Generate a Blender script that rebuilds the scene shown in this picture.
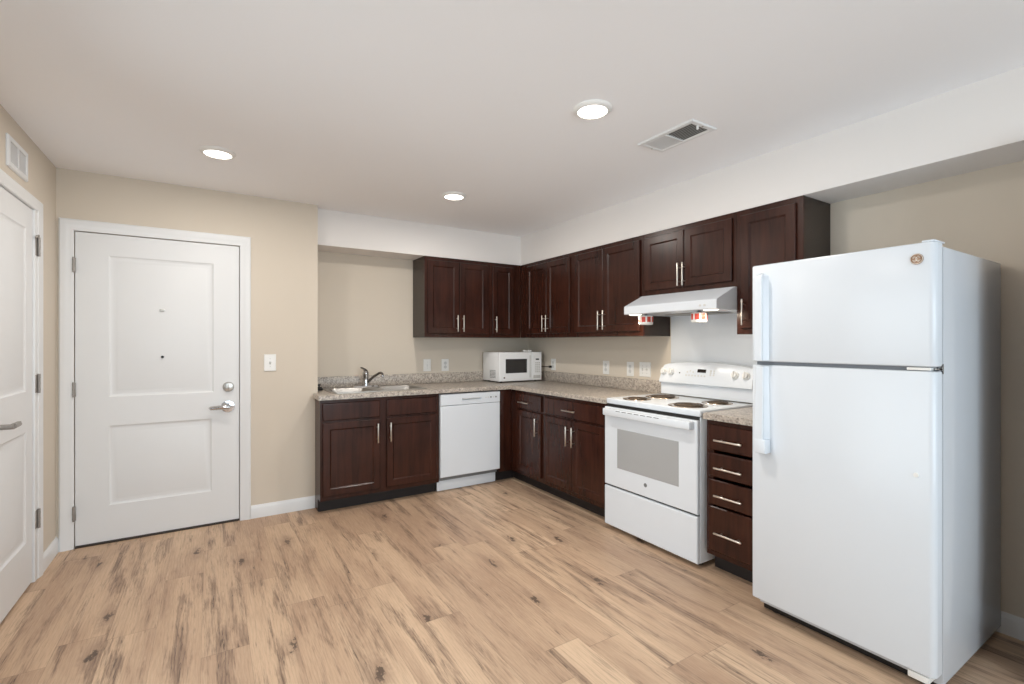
import bpy, bmesh, math, random
from mathutils import Vector, Matrix
for _o in list(bpy.data.objects): bpy.data.objects.remove(_o)
SC = bpy.context.scene
COL = SC.collection
PI = math.pi
random.seed(4)

# ------------------------------------------------------------------ camera, view, world, lights
cam_d = bpy.data.cameras.new('camera'); cam = bpy.data.objects.new('camera', cam_d); COL.objects.link(cam)
cam.location = (-3.057, -4.4985, 1.3195); cam.rotation_euler = (PI/2, 0, -math.radians(32.243))
cam_d.sensor_width = 36; cam_d.lens = 479.09*36/1024; cam_d.shift_y = 0.00085; cam_d.clip_start = .05
SC.camera = cam
SC.view_settings.view_transform = 'Standard'; SC.view_settings.look = 'None'
SC.view_settings.gamma = 1; SC.view_settings.use_curve_mapping = False
SC.view_settings.exposure = 0.05

W = bpy.data.worlds.new('daylight'); SC.world = W; W.use_nodes = True
_bg = W.node_tree.nodes['Background']; _bg.inputs[0].default_value = (.80, .90, 1, 1); _bg.inputs[1].default_value = 1.0

def lamp(name, kind, loc, rot, power, color, **kw):
    d = bpy.data.lights.new(name, kind); d.energy = power; d.color = color
    for k, v in kw.items(): setattr(d, k, v)
    o = bpy.data.objects.new(name, d); COL.objects.link(o); o.location = loc; o.rotation_euler = rot
    return o
# added daylight lamps outside three unseen, added openings: rear, patio and side
lamp('added_rear_window_light', 'AREA', (-2.0, -7.35, 1.3), (PI/2, 0, 0), 138, (.82, .915, 1), shape='RECTANGLE', size=3.3, size_y=2.0)
lamp('added_patio_light', 'AREA', (.2, -5.0, 1.1), (0, PI/2, 0), 2, (.84, .92, 1), shape='RECTANGLE', size=2.0, size_y=1.7)
lamp('added_side_window_light', 'AREA', (-4.02, -2.9, 1.12), (0, -PI/2, 0), 33, (.92, .97, 1), shape='RECTANGLE', size=2.0, size_y=1.7)
LIGHTS = [(-3.017, -1.237), (-1.507, -1.226), (-1.525, -2.784), (-3.03, -2.98)]
H = 2.426
for (_x, _y), _p in zip(LIGHTS, (8.0, 10.5, 11.0, 8.0)):
    lamp('downlight', 'AREA', (_x, _y, H-.022), (0, 0, 0), _p, (1, .95, .88), shape='DISK', size=.13)
for _y, _p in ((-2.042, 2.3), (-2.66, 1.2)):
    lamp('hood_lamp', 'AREA', (-.452, _y, 1.508), (0, 0, 0), _p, (1, .86, .68), shape='DISK', size=.06)

# ------------------------------------------------------------------ materials
def srgb(r, g, b):
    f = lambda c: (c/255/12.92) if c/255 <= .04045 else ((c/255+.055)/1.055)**2.4
    return (f(r), f(g), f(b), 1)
def nodes(name):
    m = bpy.data.materials.new(name); m.use_nodes = True
    nt = m.node_tree; return m, nt, nt.nodes['Principled BSDF']
def N(nt, t, **kw):
    n = nt.nodes.new(t)
    for k, v in kw.items():
        if k.startswith('i_'):
            key = k[2:]; n.inputs[int(key) if key.isdigit() else key].default_value = v
        else: setattr(n, k, v)
    return n
def mat(name, col, rough=.5, metal=0, var=.06, scale=30, stretch=(1, 1, 1), bump=0, spec=.5, coat=0, bscale=None):
    m, nt, p = nodes(name)
    tc = N(nt, 'ShaderNodeTexCoord'); mp = N(nt, 'ShaderNodeMapping'); mp.inputs['Scale'].default_value = stretch
    nz = N(nt, 'ShaderNodeTexNoise', i_Scale=scale, i_Detail=5.0)
    nt.links.new(tc.outputs['Object'], mp.inputs[0]); nt.links.new(mp.outputs[0], nz.inputs['Vector'])
    mx = N(nt, 'ShaderNodeMix', data_type='RGBA')
    mx.inputs[6].default_value = tuple(c*(1-var) for c in col[:3])+(1,)
    mx.inputs[7].default_value = tuple(min(1, c*(1+var)) for c in col[:3])+(1,)
    nt.links.new(nz.outputs['Fac'], mx.inputs[0]); nt.links.new(mx.outputs[2], p.inputs['Base Color'])
    p.inputs['Roughness'].default_value = rough; p.inputs['Metallic'].default_value = metal
    p.inputs['Specular IOR Level'].default_value = spec; p.inputs['Coat Weight'].default_value = coat
    p.inputs['Coat Roughness'].default_value = .2
    if bump:
        n2 = nz
        if bscale: n2 = N(nt, 'ShaderNodeTexNoise', i_Scale=bscale, i_Detail=3.0); nt.links.new(mp.outputs[0], n2.inputs['Vector'])
        b = N(nt, 'ShaderNodeBump', i_Strength=bump, i_Distance=.002)
        nt.links.new(n2.outputs['Fac'], b.inputs['Height']); nt.links.new(b.outputs[0], p.inputs['Normal'])
    return m
def glow(name, col, strength):
    m, nt, p = nodes(name)
    p.inputs['Base Color'].default_value = (.9, .9, .9, 1)
    p.inputs['Emission Color'].default_value = col; p.inputs['Emission Strength'].default_value = strength
    return m

def floor_material():
    m, nt, p = nodes('oak_vinyl_plank')
    L = nt.links.new
    def math_(op, a, b=None, c=None):
        n = N(nt, 'ShaderNodeMath', operation=op)
        for i, v in enumerate((a, b, c)):
            if v is None: continue
            if isinstance(v, (int, float)): n.inputs[i].default_value = v
            else: L(v, n.inputs[i])
        return n.outputs[0]
    def comb(x, y, z=0.0):
        n = N(nt, 'ShaderNodeCombineXYZ')
        for i, v in enumerate((x, y, z)):
            if isinstance(v, (int, float)): n.inputs[i].default_value = v
            else: L(v, n.inputs[i])
        return n.outputs[0]
    def mix(f, a, b, mode='MIX'):
        n = N(nt, 'ShaderNodeMix', data_type='RGBA', blend_type=mode)
        for i, v in ((0, f), (6, a), (7, b)):
            if isinstance(v, (tuple, float, int)): n.inputs[i].default_value = v
            else: L(v, n.inputs[i])
        return n.outputs[2]
    def ramp(v, lo, hi):
        n = N(nt, 'ShaderNodeMapRange', interpolation_type='SMOOTHSTEP'); L(v, n.inputs[0])
        n.inputs[1].default_value = lo; n.inputs[2].default_value = hi; return n.outputs[0]
    def noise(vec, s, d=4.0, r=.55, dist=0.0):
        n = N(nt, 'ShaderNodeTexNoise', i_Scale=s, i_Detail=d, i_Roughness=r, i_Distortion=dist); L(vec, n.inputs['Vector']); return n.outputs['Fac']
    g = N(nt, 'ShaderNodeNewGeometry'); s = N(nt, 'ShaderNodeSeparateXYZ'); L(g.outputs['Position'], s.inputs[0])
    x, y = s.outputs[0], s.outputs[1]
    X = math_('DIVIDE', math_('ADD', x, 10.03), .178); ix = math_('FLOOR', X); fx = math_('FRACT', X)
    w1 = N(nt, 'ShaderNodeTexWhiteNoise', noise_dimensions='1D'); L(ix, w1.inputs['W'])
    Y = math_('DIVIDE', math_('ADD', math_('ADD', y, 20), math_('MULTIPLY', w1.outputs['Value'], 7.0)), 1.22)
    iy = math_('FLOOR', Y); fy = math_('FRACT', Y)
    w2 = N(nt, 'ShaderNodeTexWhiteNoise', noise_dimensions='2D'); L(comb(ix, iy), w2.inputs['Vector'])
    rnd = w2.outputs['Value']; sep = N(nt, 'ShaderNodeSeparateColor'); L(w2.outputs['Color'], sep.inputs[0]); rnd2 = sep.outputs[1]
    off = math_('MULTIPLY', rnd, 37.0)
    v_broad = comb(math_('MULTIPLY', x, 7.0), math_('MULTIPLY', y, 1.1), off)
    v_mid = comb(math_('MULTIPLY', x, 15.0), math_('MULTIPLY', y, 1.35), off)
    v_fine = comb(math_('MULTIPLY', x, 240.0), math_('MULTIPLY', y, 12.0), off)
    broad = noise(v_broad, 1.0, 3.0); mid = noise(v_mid, 1.0, 8.0, .70, .3); fine = noise(v_fine, 1.0, 3.0, .6)
    c = mix(rnd, srgb(*FL_A), srgb(*FL_B))
    c = mix(math_('MULTIPLY', ramp(sep.outputs[2], .62, .9), .55), c, srgb(*FL_C))
    c = mix(math_('MULTIPLY', ramp(broad, .40, .66), .7), c, srgb(*FL_C))
    # smoky grey-brown patches with an open grain inside them
    patch = math_('MULTIPLY', ramp(mid, .47, .66), math_('ADD', .25, math_('MULTIPLY', rnd2, .70)))
    c = mix(math_('MULTIPLY', patch, .85), c, srgb(*FL_D))
    wv = N(nt, 'ShaderNodeTexWave', wave_type='BANDS', bands_direction='X', i_Scale=22.0, i_Distortion=9.0, i_Detail=3.0)
    wv.inputs['Detail Scale'].default_value = 1.2
    L(comb(x, math_('MULTIPLY', y, .13), off), wv.inputs['Vector'])
    gr = math_('MULTIPLY', ramp(wv.outputs['Fac'], .55, .95), math_('ADD', .10, math_('MULTIPLY', patch, .75)))
    c = mix(gr, c, srgb(*FL_E))
    c = mix(math_('MULTIPLY', ramp(fine, .50, .70), math_('ADD', .20, math_('MULTIPLY', patch, .45))), c, srgb(*FL_E))
    c = mix(math_('MULTIPLY', ramp(fine, .48, .28), .22), c, srgb(*FL_L))
    # short dark cracks along the grain
    crack = noise(comb(math_('MULTIPLY', x, 90.0), math_('MULTIPLY', y, 5.5), off), 1.0, 4.0, .7, .6)
    c = mix(math_('MULTIPLY', math_('MULTIPLY', ramp(crack, .56, .65), ramp(mid, .49, .61)), .72), c, srgb(*FL_K))
    # knots
    vo = N(nt, 'ShaderNodeTexVoronoi', voronoi_dimensions='2D', i_Scale=1.0, i_Randomness=1.0)
    wx = math_('MULTIPLY', math_('SUBTRACT', noise(comb(math_('MULTIPLY', x, 34.0), math_('MULTIPLY', y, 20.0), off), 1.0, 4.0, .7), .5), .42)
    L(comb(math_('ADD', math_('ADD', math_('MULTIPLY', x, 4.6), off), wx), math_('ADD', math_('MULTIPLY', y, 1.7), wx)), vo.inputs['Vector'])
    vs = N(nt, 'ShaderNodeSeparateColor'); L(vo.outputs['Color'], vs.inputs[0])
    gate = math_('GREATER_THAN', vs.outputs[0], .62)
    knot = math_('MULTIPLY', ramp(vo.outputs['Distance'], .090, .040), gate)
    halo = math_('MULTIPLY', ramp(vo.outputs['Distance'], .30, .06), gate)
    c = mix(math_('MULTIPLY', halo, .35), c, srgb(*FL_D))
    c = mix(math_('MULTIPLY', knot, .80), c, srgb(*FL_K))
    # seams
    sx = math_('LESS_THAN', math_('MINIMUM', fx, math_('SUBTRACT', 1.0, fx)), .0035)
    sy = math_('LESS_THAN', math_('MINIMUM', fy, math_('SUBTRACT', 1.0, fy)), .0011)
    seam = math_('MAXIMUM', sx, sy)
    c = mix(math_('MULTIPLY', seam, .34), c, srgb(*FL_K))
    L(c, p.inputs['Base Color'])
    L(math_('ADD', .42, math_('MULTIPLY', fine, .12)), p.inputs['Roughness']); p.inputs['Specular IOR Level'].default_value = .4
    b = N(nt, 'ShaderNodeBump', i_Strength=.25, i_Distance=.001); L(math_('SUBTRACT', fine, math_('MULTIPLY', seam, 2.0)), b.inputs['Height']); L(b.outputs[0], p.inputs['Normal'])
    return m
FL_A, FL_B, FL_C = (219, 189, 159), (201, 170, 142), (174, 143, 119)
FL_D, FL_E, FL_L, FL_K = (122, 98, 84), (120, 96, 79), (222, 200, 174), (66, 52, 46)

def wood_material(name, a, b):
    m, nt, p = nodes(name); L = nt.links.new
    tc = N(nt, 'ShaderNodeTexCoord'); mp = N(nt, 'ShaderNodeMapping'); mp.inputs['Scale'].default_value = (26, 26, 2.2)
    L(tc.outputs['Object'], mp.inputs[0])
    nz = N(nt, 'ShaderNodeTexNoise', i_Scale=1.0, i_Detail=6.0, i_Roughness=.6, i_Distortion=.6); L(mp.outputs[0], nz.inputs['Vector'])
    n2 = N(nt, 'ShaderNodeTexNoise', i_Scale=4.0, i_Detail=3.0); L(tc.outputs['Object'], n2.inputs['Vector'])
    ad = N(nt, 'ShaderNodeMath', operation='MULTIPLY_ADD'); L(nz.outputs['Fac'], ad.inputs[0]); ad.inputs[1].default_value = .6
    sc = N(nt, 'ShaderNodeMath', operation='MULTIPLY'); L(n2.outputs['Fac'], sc.inputs[0]); sc.inputs[1].default_value = .4; L(sc.outputs[0], ad.inputs[2])
    mr = N(nt, 'ShaderNodeMapRange'); L(ad.outputs[0], mr.inputs[0]); mr.inputs[1].default_value = .32; mr.inputs[2].default_value = .68
    mx = N(nt, 'ShaderNodeMix', data_type='RGBA'); L(mr.outputs[0], mx.inputs[0]); mx.inputs[6].default_value = srgb(*a); mx.inputs[7].default_value = srgb(*b)
    L(mx.outputs[2], p.inputs['Base Color']); p.inputs['Roughness'].default_value = .27; p.inputs['Specular IOR Level'].default_value = .34
    return m
def granite_material():
    m, nt, p = nodes('speckled_laminate'); L = nt.links.new
    tc = N(nt, 'ShaderNodeTexCoord')
    def mix(f, a, b):
        n = N(nt, 'ShaderNodeMix', data_type='RGBA')
        L(f, n.inputs[0])
        for i, v in ((6, a), (7, b)):
            if isinstance(v, tuple): n.inputs[i].default_value = v
            else: L(v, n.inputs[i])
        return n.outputs[2]
    def sp(scale, lo, hi, seed):
        mp = N(nt, 'ShaderNodeMapping'); mp.inputs['Location'].default_value = (seed, seed*2, seed*3); L(tc.outputs['Object'], mp.inputs[0])
        n = N(nt, 'ShaderNodeTexNoise', i_Scale=scale, i_Detail=3.0, i_Roughness=.7); L(mp.outputs[0], n.inputs['Vector'])
        r = N(nt, 'ShaderNodeMapRange'); L(n.outputs['Fac'], r.inputs[0]); r.inputs[1].default_value = lo; r.inputs[2].default_value = hi
        return r.outputs[0]
    c = mix(sp(42, .42, .6, 1), srgb(160, 150, 141), srgb(196, 186, 174))
    c = mix(sp(75, .52, .63, 5), c, srgb(122, 112, 106))
    c = mix(sp(95, .56, .66, 9), c, srgb(222, 212, 198))
    c = mix(sp(120, .60, .70, 13), c, srgb(84, 74, 70))
    L(c, p.inputs['Base Color']); p.inputs['Roughness'].default_value = .32
    return m
def glass_material():
    m, nt, p = nodes('window_glass'); L = nt.links.new
    nt.nodes.remove(p); out = nt.nodes['Material Output']
    t = N(nt, 'ShaderNodeBsdfTransparent'); g = N(nt, 'ShaderNodeBsdfGlossy', i_Roughness=.02)
    t.inputs[0].default_value = (.95, .97, .97, 1)
    f = N(nt, 'ShaderNodeFresnel', i_IOR=1.45); x = N(nt, 'ShaderNodeMixShader')
    L(f.outputs[0], x.inputs[0]); L(t.outputs[0], x.inputs[1]); L(g.outputs[0], x.inputs[2]); L(x.outputs[0], out.inputs[0])
    return m

M = dict(
    wall=mat('beige_wall_paint', srgb(215, 204, 189), .85, var=.015, scale=3, bump=.04, bscale=260),
    white_paint=mat('white_flat_paint', srgb(236, 232, 229), .88, var=.012, scale=3, bump=.05, bscale=220),
    ceiling=mat('ceiling_paint', srgb(248, 248, 250), .92, var=.015, scale=2, bump=.08, bscale=160),
    trim=mat('white_trim_enamel', srgb(231, 232, 233), .38, var=.01, scale=6),
    door=mat('white_door_paint', srgb(229, 230, 231), .42, var=.012, scale=5),
    dark_gap=mat('dark_threshold', srgb(52, 44, 40), .6, var=.1),
    steel=mat('brushed_nickel', srgb(190, 186, 180), .3, 1, var=.05, scale=60),
    hinge=mat('satin_nickel_hinge', srgb(158, 153, 148), .45, .55, var=.06, scale=60),
    chrome=mat('polished_chrome', srgb(205, 205, 206), .12, 1, var=.02),
    dark_metal=mat('dark_chrome', srgb(138, 134, 131), .22, 1, var=.04),
    sink=mat('stainless_sink', srgb(178, 175, 171), .34, 1, var=.06, scale=90),
    pull=mat('satin_bar_pull', srgb(222, 214, 204), .30, 1, var=.03, scale=60),
    wood=wood_material('espresso_stained_wood', (38, 18, 13), (68, 35, 24)),
    wood_side=wood_material('espresso_side_panel', (46, 36, 30), (58, 46, 39)),
    kick=mat('black_toe_kick', srgb(26, 17, 15), .6, var=.1),
    counter=granite_material(),
    enamel=mat('white_appliance_enamel', srgb(226, 231, 237), .22, var=.006, scale=4),
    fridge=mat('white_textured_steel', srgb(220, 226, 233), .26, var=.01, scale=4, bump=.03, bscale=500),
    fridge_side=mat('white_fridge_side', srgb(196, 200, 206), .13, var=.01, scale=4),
    plastic=mat('white_plastic', srgb(236, 235, 232), .35, var=.01),
    ivory=mat('pale_button_plastic', srgb(208, 208, 206), .4, var=.02),
    grey=mat('grey_plastic', srgb(120, 122, 124), .4, var=.04),
    black=mat('black_plastic', srgb(24, 23, 23), .35, var=.05),
    gasket=mat('grey_door_gasket', srgb(112, 116, 122), .6, var=.03),
    display=mat('dark_display', srgb(26, 20, 20), .15, var=.03),
    mw_glass=mat('dark_microwave_window', srgb(46, 45, 46), .12, var=.08, scale=12),
    oven_glass=mat('grey_oven_window', srgb(170, 171, 172), .10, var=.03, scale=200),
    coil=mat('burner_coil', srgb(92, 78, 66), .45, .6, var=.12, scale=40),
    pan=mat('chrome_drip_pan', srgb(178, 160, 140), .25, 1, var=.08, scale=20),
    red=mat('red_can_label', srgb(196, 62, 44), .4, var=.05),
    mw_white=mat('bright_white_plastic', srgb(244, 245, 246), .3, var=.006),
    slot=mat('grey_outlet_slot', srgb(172, 172, 170), .5, var=.03),
    bronze=mat('bronze_emblem', srgb(158, 128, 106), .35, .5, var=.10, scale=40),
    pale_metal=mat('pale_emblem_script', srgb(222, 214, 204), .3, .5, var=.03),
    vent_dark=mat('dark_vent_cavity', srgb(96, 96, 95), .8, var=.05),
    filter=mat('aluminium_mesh_filter', srgb(150, 148, 144), .4, .8, var=.2, scale=300),
    lens=glow('lit_downlight_lens', (1, .95, .88, 1), 5.0),
    hood_lens=glow('lit_hood_lens', (1, .88, .72, 1), 1.6),
    glass=glass_material(), floor=floor_material(),
)

# ------------------------------------------------------------------ mesh helpers
def merge(bm, t):
    me = bpy.data.meshes.new('t'); t.to_mesh(me); t.free(); bm.from_mesh(me); bpy.data.meshes.remove(me)
def box(bm, x0, x1, y0, y1, z0, z1, bev=0, seg=2):
    t = bmesh.new()
    x0, x1 = sorted((x0, x1)); y0, y1 = sorted((y0, y1)); z0, z1 = sorted((z0, z1))
    bmesh.ops.create_cube(t, size=1, matrix=Matrix.Translation(((x0+x1)/2, (y0+y1)/2, (z0+z1)/2)) @ Matrix.Diagonal((x1-x0, y1-y0, z1-z0, 1)))
    if bev: bmesh.ops.bevel(t, geom=t.edges[:], offset=bev, segments=seg, profile=.5, affect='EDGES')
    merge(bm, t); return bm
def cyl(bm, p0, p1, r, r2=None, seg=24, bev=0):
    p0, p1 = Vector(p0), Vector(p1); d = p1-p0
    t = bmesh.new()
    bmesh.ops.create_cone(t, cap_ends=True, segments=seg, radius1=r, radius2=r if r2 is None else r2, depth=d.length,
                          matrix=Matrix.Translation((p0+p1)/2) @ d.to_track_quat('Z', 'Y').to_matrix().to_4x4())
    if bev:
        es = [e for e in t.edges if any(len(f.verts) > 4 for f in e.link_faces)]
        bmesh.ops.bevel(t, geom=es, offset=bev, segments=2, profile=.5, affect='EDGES')
    merge(bm, t); return bm
def tube(bm, pts, r, seg=10, closed=False):
    P = [Vector(p) for p in pts]; n = len(P); rings = []
    rr = r if isinstance(r, (list, tuple)) else [r]*n
    up = None
    for i in range(n):
        a = P[(i-1) % n] if (closed or i > 0) else P[i]; b = P[(i+1) % n] if (closed or i < n-1) else P[i]
        t = (b-a).normalized()
        if up is None: up = t.orthogonal().normalized()
        up = (up-t*up.dot(t)).normalized(); s = t.cross(up)
        rings.append([bm.verts.new(P[i]+rr[i]*(up*math.cos(2*PI*k/seg)+s*math.sin(2*PI*k/seg))) for k in range(seg)])
    for i in range(n if closed else n-1):
        A, Bq = rings[i], rings[(i+1) % n]
        for k in range(seg): bm.faces.new((A[k], A[(k+1) % seg], Bq[(k+1) % seg], Bq[k]))
    if not closed: bm.faces.new(rings[0][::-1]); bm.faces.new(rings[-1])
    return bm
def lathe(bm, prof, c, axis='Z', seg=40):
    """prof: (radius, height) pairs along the axis from point c; closed at both ends when radius is 0"""
    c = Vector(c); ax = {'Z': Vector((0, 0, 1)), '-X': Vector((-1, 0, 0)), '-Y': Vector((0, -1, 0)), 'X': Vector((1, 0, 0))}[axis]
    u = ax.orthogonal().normalized(); v = ax.cross(u); rings = []
    for r, h in prof:
        if r < 1e-6: rings.append([bm.verts.new(c+ax*h)])
        else: rings.append([bm.verts.new(c+ax*h+r*(u*math.cos(2*PI*k/seg)+v*math.sin(2*PI*k/seg))) for k in range(seg)])
    for A, Bq in zip(rings, rings[1:]):
        for k in range(seg):
            k2 = (k+1) % seg
            if len(A) == 1 and len(Bq) == 1: continue
            if len(A) == 1: bm.faces.new((A[0], Bq[k], Bq[k2]))
            elif len(Bq) == 1: bm.faces.new((A[k], A[k2], Bq[0]))
            else: bm.faces.new((A[k], A[k2], Bq[k2], Bq[k]))
    return bm
def extrude_poly(bm, poly, f0, f1):
    """poly: 2-D outline; f0, f1 map an outline point to the two end faces"""
    A = [bm.verts.new(f0(*p)) for p in poly]; Bq = [bm.verts.new(f1(*p)) for p in poly]; n = len(poly)
    bm.faces.new(A); bm.faces.new(Bq[::-1])
    for k in range(n): bm.faces.new((A[k], Bq[k], Bq[(k+1) % n], A[(k+1) % n]))
    return bm
# the two kitchen fronts: (a, z, d) = along the wall, height, distance out of the wall plane
def back(y0): return lambda a, z, d: (a, y0-d, z)
def right(x0): return lambda a, z, d: (x0-d, a, z)
def left(x0): return lambda a, z, d: (x0+d, a, z)
def rings(bm, f, a0, a1, z0, z1, prof, cap0=True, cap1=True):
    """nested rectangles, prof = (inset, d); joins them into one stepped panel"""
    prev = None; first = None
    for ins, d in prof:
        r = [bm.verts.new(f(*q, d)) for q in ((a0+ins, z0+ins), (a1-ins, z0+ins), (a1-ins, z1-ins), (a0+ins, z1-ins))]
        if prev:
            for k in range(4): bm.faces.new((prev[k], prev[(k+1) % 4], r[(k+1) % 4], r[k]))
        else: first = r
        prev = r
    if cap0: bm.faces.new(first[::-1])
    if cap1: bm.faces.new(prev)
    return bm
def fbox(bm, f, a0, a1, z0, z1, d0, d1, bev=0):
    p = f(a0, z0, d0); q = f(a1, z1, d1)
    return box(bm, p[0], q[0], p[1], q[1], p[2], q[2], bev)

ORG = {}
def thing(name, label, cat, loc=(0, 0, 0), group=None, kind=None):
    o = bpy.data.objects.new(name, None); COL.objects.link(o); o.location = loc; o.empty_display_size = .1
    o['label'] = label; o['category'] = cat
    if group: o['group'] = group
    if kind: o['kind'] = kind
    ORG[o.name] = Vector(loc)
    return o
def obj(name, bm, m, parent=None, label=None, cat=None, kind=None, group=None, smooth=40, org=None):
    """bm holds world coordinates; the mesh is stored about the parent thing's base"""
    if org is None: org = ORG[parent.name] if parent else Vector((0, 0, 0))
    org = Vector(org)
    bmesh.ops.remove_doubles(bm, verts=bm.verts[:], dist=1e-5)
    bmesh.ops.recalc_face_normals(bm, faces=bm.faces[:])
    bmesh.ops.translate(bm, verts=bm.verts[:], vec=-org)
    me = bpy.data.meshes.new(name); bm.to_mesh(me); bm.free()
    me.materials.append(M[m])
    if smooth:
        me.shade_smooth(); me.set_sharp_from_angle(angle=math.radians(smooth))
    o = bpy.data.objects.new(name, me); COL.objects.link(o)
    if parent: o.parent = parent
    else: o.location = org
    ORG[o.name] = org
    if label: o['label'] = label
    if cat: o['category'] = cat
    if kind: o['kind'] = kind
    if group: o['group'] = group
    return o
def dup(o, loc, label, group=None):
    r = o.copy(); COL.objects.link(r); r.location = loc; r['label'] = label
    if group: r['group'] = group
    def rec(src, dst):
        for ch in list(src.children):
            c = ch.copy(); COL.objects.link(c); c.parent = dst; rec(ch, c)
    rec(o, r)
    return r
nb = bmesh.new

# ------------------------------------------------------------------ the room
XL, YD, XE, YR = -3.878, -.405, -2.323, -7.2
DU, SO = .305, 2.13
obj('floor', box(nb(), XL-.12, .12, YR-.12, .12, -.08, 0), 'floor', label='light oak plank floor with dark knots', cat='floor', kind='structure', smooth=0)
obj('ceiling', box(nb(), XL-.12, .12, YR-.12, .12, H, H+.1), 'ceiling', label='flat white ceiling over the kitchen', cat='ceiling', kind='structure', smooth=0)
bm = nb(); box(bm, XE-.05, .12, 0, .12, 0, H)
obj('wall_back', bm, 'wall', label='beige wall behind the sink', cat='wall', kind='structure', smooth=0)
# entry wall with its doorway
D0, D1, DT = -3.788, -2.873, 2.035
bm = nb(); g = .005
box(bm, XL-.12, D0-g, YD, .12, 0, H); box(bm, D1+g, XE, YD, .12, 0, H); box(bm, D0-g, D1+g, YD, .12, DT+g, H); box(bm, D0-g, D1+g, YD+.07, .12, 0, DT+g)
obj('wall_entry', bm, 'wall', label='beige wall around the white entry door', cat='wall', kind='structure', smooth=0)
# side wall with its closet doorway
C0, C1, CT = -1.49, -.8655, 2.05
S0, S1, ST = -3.78, -2.02, 2.12     # unseen glazed balcony door, added for light from the side
bm = nb()
box(bm, XL-.12, XL, C1+g, YD, 0, H); box(bm, XL-.12, XL, YR, S0, 0, H); box(bm, XL-.12, XL, S1, C0-g, 0, H); box(bm, XL-.12, XL, S0, S1, ST, H); box(bm, XL-.12, XL, C0-g, C1+g, CT+g, H); box(bm, XL-.12, XL-.07, C0-g, C1+g, 0, CT+g)
obj('wall_left', bm, 'wall', label='beige side wall with a narrow white door', cat='wall', kind='structure', smooth=0)
# wall behind the range and fridge, with an unseen, added patio door past the fridge
P0, P1, PT = -6.1, -4.30, 2.05
bm = nb(); box(bm, 0, .12, P1, .12, 0, H); box(bm, 0, .12, YR, P0, 0, H); box(bm, 0, .12, P0, P1, PT, H)
obj('wall_right', bm, 'wall', label='beige wall behind the range and refrigerator', cat='wall', kind='structure', smooth=0)
R0, R1, RZ0, RZ1 = -3.5, -.5, .35, 2.15
bm = nb(); box(bm, XL, R0, YR-.12, YR, 0, H); box(bm, R1, 0, YR-.12, YR, 0, H); box(bm, R0, R1, YR-.12, YR, 0, RZ0); box(bm, R0, R1, YR-.12, YR, RZ1, H)
obj('wall_rear', bm, 'wall', label='beige wall with an added wide window opposite the kitchen', cat='wall', kind='structure', smooth=0)
obj('wall_soffit_back', box(nb(), XE, -DU, -DU, 0, SO, H), 'white_paint', label='white soffit over the sink wall cabinets', cat='soffit', kind='structure', smooth=0)
obj('wall_soffit_right', box(nb(), -DU, 0, YR, 0, SO, H), 'white_paint', label='long white soffit over the range and refrigerator', cat='soffit', kind='structure', smooth=0)
obj('added_shade_wall', box(nb(), -.375, 0, -4.11, -3.99, 0, SO), 'white_paint', label='added unseen white wall stub shading the refrigerator side', cat='wall', kind='structure', smooth=0)  # unseen stub, added to keep rear light off the fridge side
# unseen windows and glazed doors, added to bring in daylight
bm = nb()
for q in ((R0, R0+.06, RZ0, RZ1), (R1-.06, R1, RZ0, RZ1), (R0, R1, RZ0, RZ0+.06), (R0, R1, RZ1-.06, RZ1), (-2.03, -1.97, RZ0, RZ1)):
    box(bm, q[0], q[1], YR-.09, YR-.03, q[2], q[3], .004)
w = obj('added_window_rear', bm, 'trim', label='added unseen wide white framed window opposite the kitchen', cat='window', kind='structure')
obj('pane', box(nb(), R0+.05, R1-.05, YR-.063, YR-.057, RZ0+.05, RZ1-.05), 'glass', w, smooth=0)
bm = nb()
for q in ((P0, P0+.07, 0, PT), (P1-.018, P1, 0, PT), (P0, P1, 0, .08), (P0, P1, PT-.07, PT), (-5.0, -4.94, 0, PT)):
    box(bm, .02, .09, q[0], q[1], q[2], q[3], .004)
w = obj('added_window_patio', bm, 'trim', label='added unseen white glazed patio door past the refrigerator', cat='window', kind='structure')
obj('pane', box(nb(), .05, .056, P0+.06, P1-.014, .07, PT-.06), 'glass', w, smooth=0)
bm = nb()
for q in ((S0, S0+.06, 0, ST), (S1-.06, S1, 0, ST), (S0, S1, 0, .08), (S0, S1, ST-.06, ST), (-2.93, -2.87, 0, ST)):
    box(bm, XL-.09, XL-.02, q[0], q[1], q[2], q[3], .004)
w = obj('added_window_side', bm, 'trim', label='added unseen white glazed balcony door in the side wall', cat='window', kind='structure')
obj('pane', box(nb(), XL-.06, XL-.054, S0+.05, S1-.05, .07, ST-.05), 'glass', w, smooth=0)
def casing_bm(f, a0, a1, zt, w=.075):
    bm = nb()
    prof = [(0, 0), (0, .012), (.008, .018), (.03, .018), (.042, .013), (w-.012, .013), (w-.003, .010), (w, .006), (w, 0)]
    # mitred legs and head: section runs from the outer edge (0) inwards
    o0, o1, ot = a0-w, a1+w, zt+w
    path = [lambda i: (o0+i, 0), lambda i: (o0+i, ot-i), lambda i: (o1-i, ot-i), lambda i: (o1-i, 0)]
    secs = [[bm.verts.new(f(*p(i), d)) for i, d in prof] for p in path]
    for A, Bq in zip(secs, secs[1:]):
        for k in range(len(prof)):
            k2 = (k+1) % len(prof); bm.faces.new((A[k], A[k2], Bq[k2], Bq[k]))
    bm.faces.new(secs[0]); bm.faces.new(secs[-1][::-1])
    return bm
obj('trim_1', casing_bm(back(YD), D0-.004, D1+.004, DT+.004, .072), 'trim', label='white casing around the entry door', cat='door trim', kind='structure', smooth=30)
obj('trim_2', casing_bm(left(XL), C0-.05, C1+.05, CT+.004, .062), 'trim', label='white casing around the narrow side door', cat='door trim', kind='structure', smooth=30)
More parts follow.
